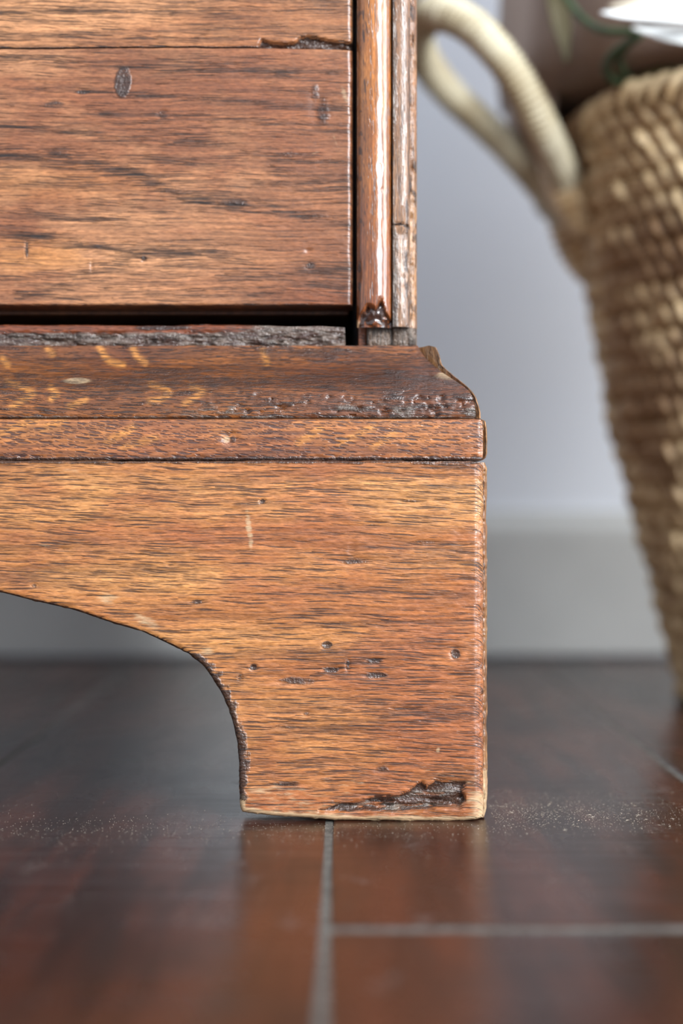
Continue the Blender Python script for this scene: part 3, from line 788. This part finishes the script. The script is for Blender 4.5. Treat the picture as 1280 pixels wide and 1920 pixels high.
# inner wall behind the weave and base
zs = np.linspace(.001, .374, 26); th = np.linspace(0, 2*math.pi, 48, endpoint=False)
V = [(BX+(R(z_)-.010)*math.cos(t), BY+(R(z_)-.010)*math.sin(t), z_) for t in th for z_ in zs]
Fc = grid_faces(48, 26, 0, True).tolist()+[[k*26 for k in range(48)][::-1]]
mesh('wicker_wall', V, Fc, plain('dark_wicker', srgb(92, 66, 42), srgb(116, 86, 56), 90, .7), basket)
# looped, cord-wrapped handle
hp = [P(1066, 350, .935), P(1040, 292, .905), P(1012, 234, .875), P(982, 172, .862), P(938, 106, .858), P(884, 50, .862), P(832, 26, .872), P(796, 36, .89), P(782, 74, .915), P(802, 124, .94), P(850, 182, .955), P(900, 228, .96), P(950, 277, .965), P(1002, 336, .965), P(1050, 398, .968), P(1082, 442, .975)]
path = smooth_path(hp, 620)
V, Fc = tube(path, .0104, 14, True, lambda i, a: 1+.10*math.sin(i*2*math.pi/6.0+a)+.02*math.sin(i*.37))
mesh('handle', V, Fc, M_straw2, basket)
# lashing where the handle meets the rim
for c, rr in ((hp[0], .016), (hp[-1], .017)):
    q = smooth_path([c+np.array([-.012, -.002, .026]), c, c+np.array([.014, .002, -.03])], 60)
    V, Fc = tube(q, rr*np.sin(np.linspace(.35, 2.8, 60))**.5, 12, True, lambda i, a: 1+.06*math.sin(i*2*math.pi/6+a))
    mesh('lashing', V, Fc, M_straw, basket)

# brown papery wrap standing in the mouth
liner = empty('paper_wrap', (BX, BY, .375), 'brown papery wrap rising out of the basket mouth behind the white petals', 'wrap')
th = np.linspace(0, 2*math.pi, 120, endpoint=False)
b_ = .5+.5*np.cos(th-math.radians(168)); bul = b_**3
prof = [(.150, 0, .300), (.151, 0, .37), (.152, 0, .392), (.150, .30, .396), (.148, .75, .400), (.146, .97, .410), (.144, 1.0, .43), (.142, 1.0, .46), (.140, .98, .52), (.138, .95, .60), (.136, .93, .68), (.132, .9, .74)]  # unseen top drawn tall so its shadow covers the wall evenly
V = []
for t, bu in zip(th, bul):
    fold = .004*math.sin(7*t)+.0025*math.sin(17*t+1)
    for r0, k, z_ in prof:
        r = r0+k*(bu*.064)+fold*min(1, max(0, (z_-.39)/.05))
        V.append((BX+r*math.cos(t), BY+r*math.sin(t), z_))
o = mesh('sheet', V, grid_faces(120, len(prof), 0, True).tolist(), M_liner, liner)
sm = o.modifiers.new('thick', 'SOLIDIFY'); sm.thickness = .0012; sm.offset = -1
# turned-down flap at the left
V = []; tt = np.linspace(math.radians(125), math.radians(193), 30)
fp = [(.198, .409), (.206, .404), (.206, .394), (.200, .380), (.194, .366), (.189, .352), (.186, .342)]
for t in tt:
    e = math.sin((t-tt[0])/(tt[-1]-tt[0])*math.pi)**.5
    for r, z_ in fp:
        zz = .409-(.409-z_)*(.25+.75*e)
        V.append((BX+(.184+(r-.184)*e)*math.cos(t), BY+(.184+(r-.184)*e)*math.sin(t), zz))
o = mesh('flap', V, grid_faces(30, len(fp)).tolist(), M_liner, liner)
sm = o.modifiers.new('thick', 'SOLIDIFY'); sm.thickness = .0012

# the flower
fx = P(1196, 62, .84)
flower = empty('flower', (X_(1240, .86), .86, .05), 'white petalled flower with curling dark green stem standing in the basket', 'flower')
def blade(name, pts, widths, mat, thick=.0012, cup=.25, nrm=(0, 0, 1)):
    p = smooth_path(pts, 28); w_ = np.interp(np.linspace(0, 1, 28), np.linspace(0, 1, len(widths)), widths)
    T = np.gradient(p, axis=0); T /= np.linalg.norm(T, axis=1)[:, None]
    V = []; nv = 9
    for i in range(28):
        sd = np.cross(T[i], np.array(nrm, float)); sd /= np.linalg.norm(sd); up = np.cross(sd, T[i])
        for k in range(nv):
            u = (k-(nv-1)/2)/((nv-1)/2)
            V.append(p[i]+sd*u*w_[i]+up*cup*w_[i]*u*u)
    o = mesh(name, V, grid_faces(28, nv).tolist(), mat, flower)
    s_ = o.modifiers.new('thick', 'SOLIDIFY'); s_.thickness = thick; s_.offset = 0
    return o
fv = (.35, -1, .25)
blade('petal', [P(1126, 24, 0.800), P(1160, 27, 0.795), P(1230, 27, 0.790), P(1300, 28, 0.790), P(1380, 34, 0.805)], [.001, .0045, .0058, .0056, .003], M_petal, cup=.3, nrm=fv)
blade('petal', [P(1186, 52, 0.817), P(1215, 60, 0.810), P(1255, 66, 0.805), P(1310, 68, 0.805), P(1390, 66, 0.815)], [.001, .0045, .0066, .0064, .003], M_petal, cup=.3, nrm=fv)
blade('petal', [P(1140, 14, 0.825), P(1200, 4, 0.820), P(1260, -6, 0.820), P(1380, -30, 0.835)], [.001, .006, .009, .004], plain('cream_petal', srgb(196, 186, 166), srgb(210, 200, 182), 40, .6), nrm=fv)
st = smooth_path([P(1044, -30, .86), P(1068, 6, .855), P(1098, 40, .85), P(1136, 58, .835), P(1200, 62, .82), P(1176, 82, .825), P(1146, 104, .835), P(1136, 128, .845), P(1146, 148, .855), P(1164, 156, .865), P(1190, 180, .88), np.array([BX-.05, BY-.02, .31]), np.array([BX-.02, BY, .15]), np.array([BX, BY, .004])], 200)
V, Fc = tube(st, np.interp(np.linspace(0, 1, 200), [0, .1, .3, 1], [.0022, .0024, .0034, .0026]), 8)
mesh('stem', V, Fc, M_stem, flower)
V, Fc = tube(smooth_path([P(1176, 82, .826), P(1160, 112, .84), P(1170, 138, .858), P(1184, 152, .868)], 40), .0024, 8)
mesh('tendril', V, Fc, M_stem, flower)
blade('leaf', [P(1036, -60, .90), P(1042, -10, .885), P(1052, 50, .88), P(1062, 118, .875)], [.004, .007, .006, .001], M_leaf, nrm=(0, -1, .1))
blade('leaf', [P(1180, 150, .88), P(1210, 134, .86), P(1250, 128, .85), P(1320, 124, .85)], [.002, .006, .007, .003], M_leaf, nrm=(0, -1, .3))
